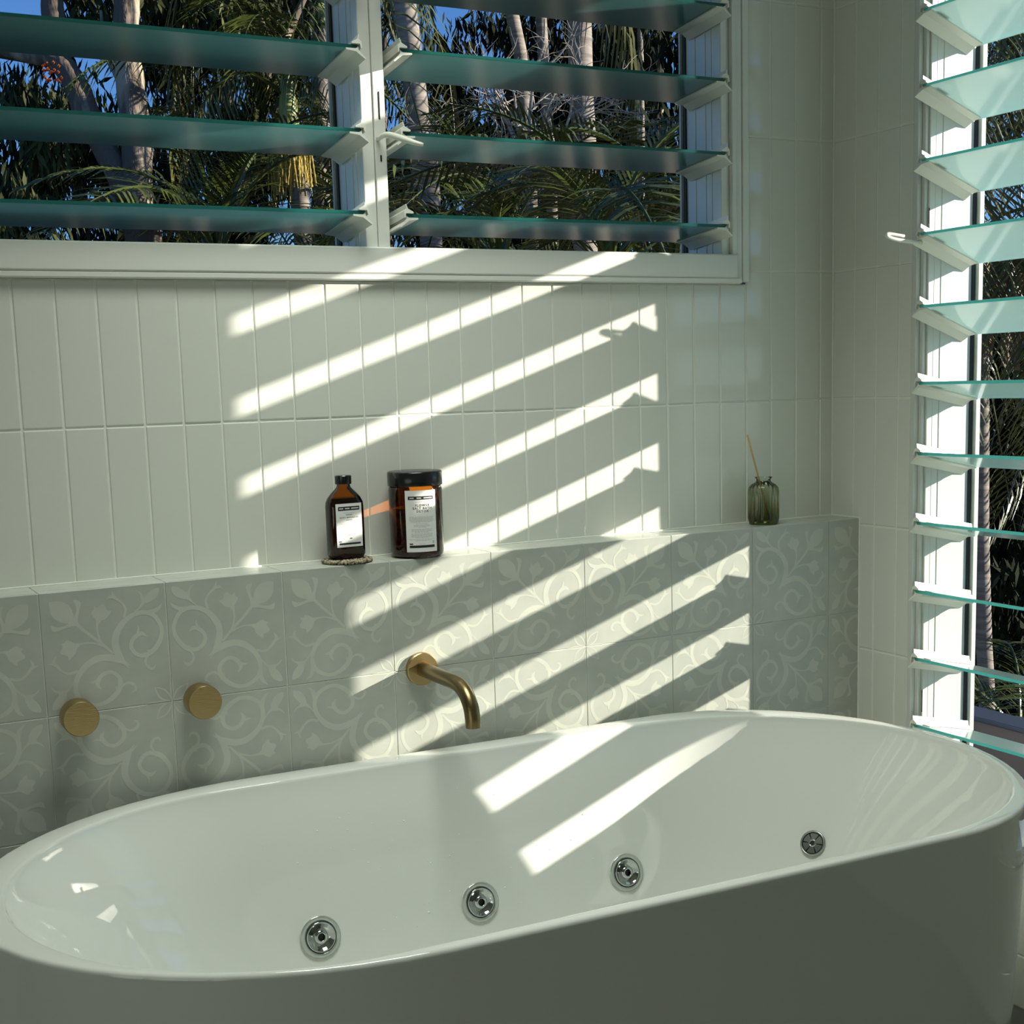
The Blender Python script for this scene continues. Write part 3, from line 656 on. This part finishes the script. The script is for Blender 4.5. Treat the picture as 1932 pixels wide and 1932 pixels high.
def frond_mesh(L, droop, m, npair=44, leaf=.42, lw=.020, name='frond', seed=0, up0=.9, hang=.5):
    "arching palm frond: rachis + leaflets, starts at origin and goes to +x"
    R_ = random.Random(seed); V = []; Fc = []
    def pt(t): 
        a0 = up0 - droop * t * .5
        return np.array((L * t * math.cos(up0 - droop * t * .55) , 0, L * t * math.sin(up0 - droop * t * .75)))
    n_ = 16; ring = []
    for i in range(n_ + 1):
        t = i / n_; c_ = pt(t); r_ = .014 * (1 - .85 * t) + .002; k0 = len(V)
        V += [c_ + (0, r_, 0), c_ + (0, 0, r_), c_ + (0, -r_, 0), c_ + (0, 0, -r_)]
        if i: 
            for q in range(4): Fc.append((k0 - 4 + q, k0 - 4 + (q + 1) % 4, k0 + (q + 1) % 4, k0 + q))
    nr = len(Fc)
    for i in range(npair):
        t = .16 + .84 * (i + .5) / npair; c_ = pt(t); d_ = pt(min(t + .02, 1)) - pt(t - .02); d_ /= np.linalg.norm(d_)
        ll = leaf * (math.sin(PI * min(1, .18 + t * .8)) ** .6) * R_.uniform(.85, 1.1)
        for s in (-1, 1):
            out = np.array((d_[0] * .55, s * .85, d_[2] * .55 + .22 + R_.uniform(-.1, .1))); out /= np.linalg.norm(out)
            w_ = np.cross(out, (0, 0, 1)); w_ /= np.linalg.norm(w_); w_ = w_ * .8 + np.array((0, 0, R_.uniform(-.4, .4))); k0 = len(V); hg = hang * R_.uniform(.7, 1.3)
            for j, ww in enumerate((.35, 1, .85, .06)):
                u = j / 3; c2 = c_ + out * ll * u + np.array((0, 0, -hg * ll * u * u)); V += [c2 - w_ * lw * ww / 2, c2 + w_ * lw * ww / 2]
            for j in range(3): Fc.append((k0 + 2 * j, k0 + 2 * j + 1, k0 + 2 * j + 3, k0 + 2 * j + 2))
    me = bpy.data.meshes.new(name); me.from_pydata([tuple(map(float, v)) for v in V], [], Fc); me.update(); me.materials.append(m); return me
FM = [frond_mesh(2.0, 1.5, FROND, seed=1), frond_mesh(1.7, 2.2, FROND, seed=2, hang=.9), frond_mesh(2.1, 2.6, FROND2, seed=3, hang=1.1), frond_mesh(1.9, 1.0, FROND, seed=4)]
FS = [frond_mesh(1.15, 1.1, FROND, 40, .30, .016, seed=6, up0=1.25, hang=.25), frond_mesh(1.3, 1.5, FROND, 40, .32, .017, seed=7, up0=1.2, hang=.35)]

def palm(path, depth, rad, nfr, label, meshes, scale=1, crown_up=None, shaft=.5, base=True, seed=0, extra=None, dry=0, depth2=None, azim=None, pit=(-.5, .55)):
    R_ = random.Random(seed); P = [W(px, py, depth) for px, py in path]     # listed from low to high
    top = P[-1]
    if crown_up: top = P[-1] + (P[-1] - P[-2]).normalized() * crown_up; P.append(top)
    foot = P[0].copy(); foot.z = ZG
    root = tag(empty('palm_tree', foot), label, 'palm tree', 'palms in the garden')
    pts = [Vector((0, 0, 0))] + [p_ - foot for p_ in P]; b = bmesh.new()
    tube(b, [tuple(p_) for p_ in pts], [rad * 1.25] + [rad] * (len(pts) - 1), 14, 8); obj('trunk', b, PTRUNK, root, smooth=True)
    tl = top - foot; b = bmesh.new()
    tube(b, [tuple(tl - Vector((0, 0, .05))), tuple(tl + Vector((0, 0, shaft * .4))), tuple(tl + Vector((0, 0, shaft)))], [rad * 1.12, rad * 1.2, rad * .5], 12, 4); obj('crownshaft', b, GREENSHAFT, root, smooth=True)
    for k in range(nfr):
        az = (2 * PI * k / nfr + R_.uniform(-.2, .2)) if azim is None else azim[k % len(azim)] + R_.uniform(-.15, .15)
        f = link('frond', meshes[k % len(meshes)] if azim is None else meshes[R_.randrange(len(meshes))], root, tl + Vector((0, 0, shaft * R_.uniform(.55, .95))), (R_.uniform(-.25, .25), R_.uniform(*pit), az))
        s = scale * R_.uniform(.85, 1.1); f.scale = (s, s, s)
    return root, tl
def strands(root, at_, n_, length, spread, m, name, seed, rad=.008, bead=True):
    R_ = random.Random(seed); b = bmesh.new()
    for _ in range(n_):
        a_ = R_.uniform(0, 2 * PI); s_ = spread * R_.uniform(.3, 1); l_ = length * R_.uniform(.6, 1.1); p0 = Vector(at_)
        p1 = p0 + Vector((math.cos(a_) * s_, math.sin(a_) * s_, R_.uniform(-.05, .05))); q = p1 + Vector((R_.uniform(-.03, .03), R_.uniform(-.03, .03), -l_))
        nseg = 9; pts = [tuple(p0), tuple(p1)] + [tuple(p1.lerp(q, i / nseg)) for i in range(1, nseg + 1)]
        rr = [rad * .5, rad * .6] + [rad * (1.7 if (i % 2 and bead) else .8) for i in range(1, nseg + 1)]
        tube(b, pts, rr, 5, 1, cap=False)
    return tag(obj(name, b, m, root), kind='stuff')

palm([(812, 420), (800, 330), (790, 230), (775, 100), (763, 0)], 8.7, .072, 15, 'tall palm with stout pale ringed trunk next to the window mullion', FM, 1.0, crown_up=.9, seed=1)
palm([(1003, 420), (992, 260), (984, 120), (962, 5)], 10.2, .050, 12, 'slim pale palm trunk rising behind the dry twiggy branches', FM, .9, crown_up=1.7, seed=2)
palm([(1042, 420), (1035, 260), (1026, 120), (1020, 20)], 11.5, .048, 11, 'second slim palm trunk beside the dry twiggy branches', FM, .9, crown_up=2.0, seed=12)
palm([(1104, 430), (1102, 270), (1097, 180), (1093, 30)], 9.8, .086, 14, 'thick brown palm trunk half in shadow behind the arching fronds', FM, 1.0, crown_up=1.9, seed=3)
palm([(1212, 420), (1211, 300), (1209, 130), (1207, 30)], 11.5, .026, 10, 'very thin mottled pale palm stem', FM, .9, crown_up=1.7, seed=4)
r5, t5 = palm([(572, 470), (566, 400), (556, 330), (548, 290)], 9.2, .058, 13, 'short palm carrying drooping yellow flower strands', FM, .8, seed=5, shaft=.55)
strands(r5, t5 + Vector((-.02, -.05, .02)), 120, .30, .15, FLOWER, 'flower_strands', 2, .0042)
r6, t6 = palm([(612, 470), (608, 330), (604, 140)], 11, .070, 12, 'palm with pale trunk and yellow flowers by the window mullion', FM, .95, crown_up=.4, seed=6)
strands(r6, t6 + Vector((.1, -.1, -1.0)), 100, .36, .2, FLOWER, 'flower_strands', 3, .005)
# low palms whose fronds fan up in front
palm([(1150, 700), (1152, 560)], 5.6, .06, 13, 'low palm with sunlit silvery fronds arching up behind the sill', FS, 1.0, shaft=.15, seed=7, pit=(-.35, .45))
palm([(1290, 700), (1275, 560)], 6.6, .06, 12, 'low dense palm in front of the window jamb', FS, 1.05, shaft=.15, seed=8, pit=(-.3, .4))
palm([(950, 720), (945, 560)], 7.6, .06, 12, 'low shaded palm below the dry twiggy branches', FS, 1.1, shaft=.15, seed=9, pit=(-.3, .4))
palm([(420, 720), (415, 540)], 8.4, .06, 12, 'low palm with fine fronds beside the paperbark trunk', FS, 1.15, shaft=.15, seed=10, pit=(-.3, .4))
palm([(700, 640), (705, 500)], 9.6, .06, 12, 'low palm hidden behind the window mullion', FS, 1.1, shaft=.15, seed=21, pit=(-.3, .4))
# palm seen through the tall right window
r7, t7 = palm([(1862, 1390), (1856, 1200), (1851, 1000), (1851, 800), (1850, 640)], 9.0, .052, 15, 'slender grey ringed palm seen through the tall right window', [FM[2], FM[1]], .9, crown_up=.25, seed=14, pit=(.1, .8))
strands(r7, t7 + Vector((.18, -.05, .22)), 46, .62, .34, DRY, 'dry_flower_strands', 4, .013)
palm([(1925, 1500), (1922, 1420)], 7.4, .06, 12, 'low palm with glinting fronds below the grey ringed palm', FS, .9, shaft=.1, seed=15, pit=(-.2, .5))

# paperbark tree
D0 = 9.0
def Q(px, py, d_=D0): return W(px, py, d_)
foot = Q(280, 560); foot.z = ZG
pb = tag(empty('paperbark_tree', foot), 'old tree with flaking pale bark and forked trunk', 'tree')
def limb(name, pts, rad, n_=14, j=.06):
    b = bmesh.new(); tube(b, [tuple(p_ - foot) for p_ in pts], rad, n_, 6, jit=j); return obj(name, b, BARK, pb, smooth=True)
limb('trunk', [foot, Q(278, 540), Q(264, 440), Q(258, 340), Q(258, 255), Q(247, 170), Q(238, 60), Q(243, -60), Q(250, -200)], [.16, .12, .105, .10, .10, .092, .085, .08, .07])
limb('branch', [Q(252, 410), Q(225, 335), Q(195, 275), Q(165, 215), Q(142, 160), Q(112, 118), Q(60, 104), Q(-30, 88), Q(-160, 40)], [.085, .080, .080, .085, .080, .070, .055, .05, .04])
limb('branch', [Q(120, 125), Q(104, 60), Q(98, 0), Q(90, -120)], [.06, .075, .07, .06])
limb('branch', [Q(272, 235), Q(240, 180), Q(218, 140), Q(200, 100), Q(190, 20)], [.02, .022, .018, .014, .01], 8)
limb('branch', [Q(120, 62), Q(180, 70), Q(215, 75)], [.02, .018, .012], 8)
for pts in ([(470, 240), (500, 160), (545, 60), (590, -40)], [(505, 80), (492, 40), (485, -40)], [(480, 330), (455, 350), (420, 400), (380, 460)]):
    q = [Q(x_, y_, 9.8) for x_, y_ in pts]; limb('branch', q, [.03] * (len(q) - 1) + [.02], 10)

def foliage(center, radii, n_, size, m, seed, hang=.75, clumps=40, aspect=.22):
    "leaf mesh of narrow hanging leaves gathered in clumps"
    g_ = np.random.default_rng(seed); c = g_.normal(0, 1, (clumps, 3)); c /= np.linalg.norm(c, axis=1)[:, None]; c *= (g_.uniform(.15, 1, (clumps, 1)) ** .5)
    idx = g_.integers(0, clumps, n_); p = c[idx] * np.array(radii) + g_.normal(0, .16, (n_, 3)) * np.array(radii).min() * np.array((1, 1, 1.0))
    p += np.array(center)
    d_ = g_.normal(0, 1, (n_, 3)) * (1 - hang) + np.array((0, 0, -1.0)) * hang; d_ /= np.linalg.norm(d_, axis=1)[:, None]
    s_ = np.cross(d_, g_.normal(0, 1, (n_, 3))); s_ /= np.linalg.norm(s_, axis=1)[:, None]
    l_ = size * g_.uniform(.6, 1.3, (n_, 1)); w_ = l_ * aspect
    V = np.stack([p, p + d_ * l_ * .45 + s_ * w_ / 2, p + d_ * l_, p + d_ * l_ * .45 - s_ * w_ / 2], 1).reshape(-1, 3)
    F_ = np.arange(n_ * 4).reshape(-1, 4); return V, F_
def leaf_obj(name, center, radii, n_, size, m, parent, seed, **k):
    V, F_ = foliage((0, 0, 0), radii, n_, size, m, seed, **k); me = bpy.data.meshes.new(name)
    me.from_pydata(V.tolist(), [], F_.tolist()); me.update(); me.materials.append(m)
    o = link(name, me, parent, center); return tag(o, kind='stuff')
leaf_obj('foliage', Q(60, 250, 9.4) - foot, (.75, .5, .40), 2600, .13, LEAF, pb, 1)
leaf_obj('foliage', Q(330, -40, 9.8) - foot, (1.0, .7, .45), 3200, .14, LEAF, pb, 2)
leaf_obj('foliage', Q(-60, 380, 8.8) - foot, (.55, .4, .25), 1600, .12, LEAF, pb, 3)
leaf_obj('foliage', Q(500, 210, 9.6) - foot, (.30, .3, .35), 1000, .12, LEAF, pb, 4)
leaf_obj('foliage', Q(455, 30, 9.6) - foot, (.30, .3, .30), 900, .13, LEAF, pb, 5)
# orange blossom
b = bmesh.new()
for _ in range(26):
    c_ = Q(random.uniform(80, 116), random.uniform(115, 160), 8.7) - foot; lathe(b, [(0, -.012), (.012, 0), (0, .012)], 5, Matrix.Translation(c_))
obj('blossom', b, mat('orange_blossom', (.6, .12, .03), .6), pb)

def tree(px, py, dep, radii, n_, size, m, label, seed, cat='tree', trunk=.09, **k):
    c_ = W(px, py, dep); ft = c_.copy(); ft.z = ZG
    root = tag(empty('garden_tree', ft), label, cat, 'trees behind the palms'); b = bmesh.new()
    tube(b, [(0, 0, 0), (.05, .02, (c_.z - ZG) * .5), (0, 0, c_.z - ZG), (.1, 0, c_.z - ZG + radii[2] * .7)], [trunk * 1.3, trunk, trunk * .7, trunk * .25], 9, 4, jit=.05); obj('trunk', b, BARK, root, smooth=True)
    leaf_obj('foliage', (0, 0, c_.z - ZG), radii, n_, size, m, root, seed, **k); return root
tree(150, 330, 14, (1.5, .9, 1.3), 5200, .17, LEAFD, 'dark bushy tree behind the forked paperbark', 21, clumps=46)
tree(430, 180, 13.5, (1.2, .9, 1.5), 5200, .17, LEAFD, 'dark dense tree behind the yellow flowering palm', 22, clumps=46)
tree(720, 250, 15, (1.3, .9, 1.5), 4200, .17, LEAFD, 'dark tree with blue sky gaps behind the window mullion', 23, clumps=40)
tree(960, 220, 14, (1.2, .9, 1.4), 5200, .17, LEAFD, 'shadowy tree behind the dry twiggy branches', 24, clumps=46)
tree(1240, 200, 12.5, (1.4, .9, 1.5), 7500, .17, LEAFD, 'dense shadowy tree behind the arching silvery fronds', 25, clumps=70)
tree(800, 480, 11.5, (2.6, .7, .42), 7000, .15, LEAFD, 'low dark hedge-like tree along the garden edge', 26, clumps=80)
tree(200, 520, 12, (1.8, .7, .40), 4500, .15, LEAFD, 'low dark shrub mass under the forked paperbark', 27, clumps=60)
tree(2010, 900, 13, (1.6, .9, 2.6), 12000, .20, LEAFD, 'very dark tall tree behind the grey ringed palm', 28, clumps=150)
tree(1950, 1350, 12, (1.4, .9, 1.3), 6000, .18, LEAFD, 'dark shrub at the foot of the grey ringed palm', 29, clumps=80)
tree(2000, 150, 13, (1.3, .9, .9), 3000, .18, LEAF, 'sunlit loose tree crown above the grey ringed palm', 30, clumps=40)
tree(-420, 250, 12, (1.7, 1.2, 2.0), 7000, .20, LEAFD, 'unseen dark tree added to block sky left of the forked paperbark', 31, clumps=90)  # unseen tree added to keep sky off the window jambs, likewise the next three
tree(-1250, 150, 11, (2.0, 1.4, 2.4), 7000, .22, LEAFD, 'unseen dark tree added to block sky at the far side of the garden', 32, clumps=90)
tree(-500, -420, 12, (2.2, 1.2, 1.2), 5000, .22, LEAFD, 'unseen dark crown added to block sky over the garden', 33, clumps=80)
tree(300, -420, 14, (2.4, 1.2, 1.2), 5000, .22, LEAFD, 'unseen dark crown added to block sky high above the forked paperbark', 34, clumps=80)
palm([(1990, 800), (1986, 400), (1984, 170)], 8.2, .06, 16, 'tall palm with long hanging yellow green fronds by the tall window', [FM[2], FM[1]], 1.0, crown_up=.3, seed=41, pit=(.1, .9))
# dry twiggy branches
c_ = W(1000, 250, 8.0); ft = c_.copy(); ft.z = ZG
tw = tag(empty('dry_shrub', ft), 'bare grey twiggy shrub with curling dry branches', 'shrub'); R_ = random.Random(9)
def twig(p_, d_, l_, r0, lvl):
    pts = [p_]; q = p_.copy(); dv = d_.copy()
    for i in range(5):
        dv = (dv + Vector((R_.uniform(-.35, .35), R_.uniform(-.35, .35), R_.uniform(-.3, .25)))).normalized(); q = q + dv * l_ / 5; pts.append(q.copy())
    tube(twb, [tuple(v_) for v_ in pts], [r0 * (1 - .13 * i) for i in range(6)], 5, 2, cap=False)
    if lvl:
        for _ in range(4): twig(pts[R_.randrange(1, 5)], (dv + Vector((R_.uniform(-1, 1), R_.uniform(-1, 1), R_.uniform(-.8, .8)))).normalized(), l_ * .6, r0 * .55, lvl - 1)
twb = bmesh.new(); z0 = c_.z - ZG
tube(twb, [(0, 0, 0), (.05, 0, z0 * .6), (0, 0, z0 - .4)], [.03, .022, .016], 6, 2)
for k in range(5): twig(Vector((0, 0, z0 - .45 + .08 * k)), Vector((R_.uniform(-.7, .7), R_.uniform(-.4, .4), .9)).normalized(), .75, .013, 3)
obj('branches', twb, TWIG, tw)
# roof edge of the building next door
rp = W(1850, 1362, 3.4); nb = tag(empty('neighbouring_roof', (rp.x, rp.y, ZG)), 'dark brown parapet wall with blue grey metal capping outside the tall window', 'building')
b = bmesh.new(); box(b, 0, .07, -5, .12, 0, rp.z - ZG); obj('wall', b, WALLB, nb)
b = bmesh.new(); bbox(b, -.006, .08, -5, .13, rp.z - ZG, rp.z - ZG + .012, .003); obj('capping', b, ROOF, nb)
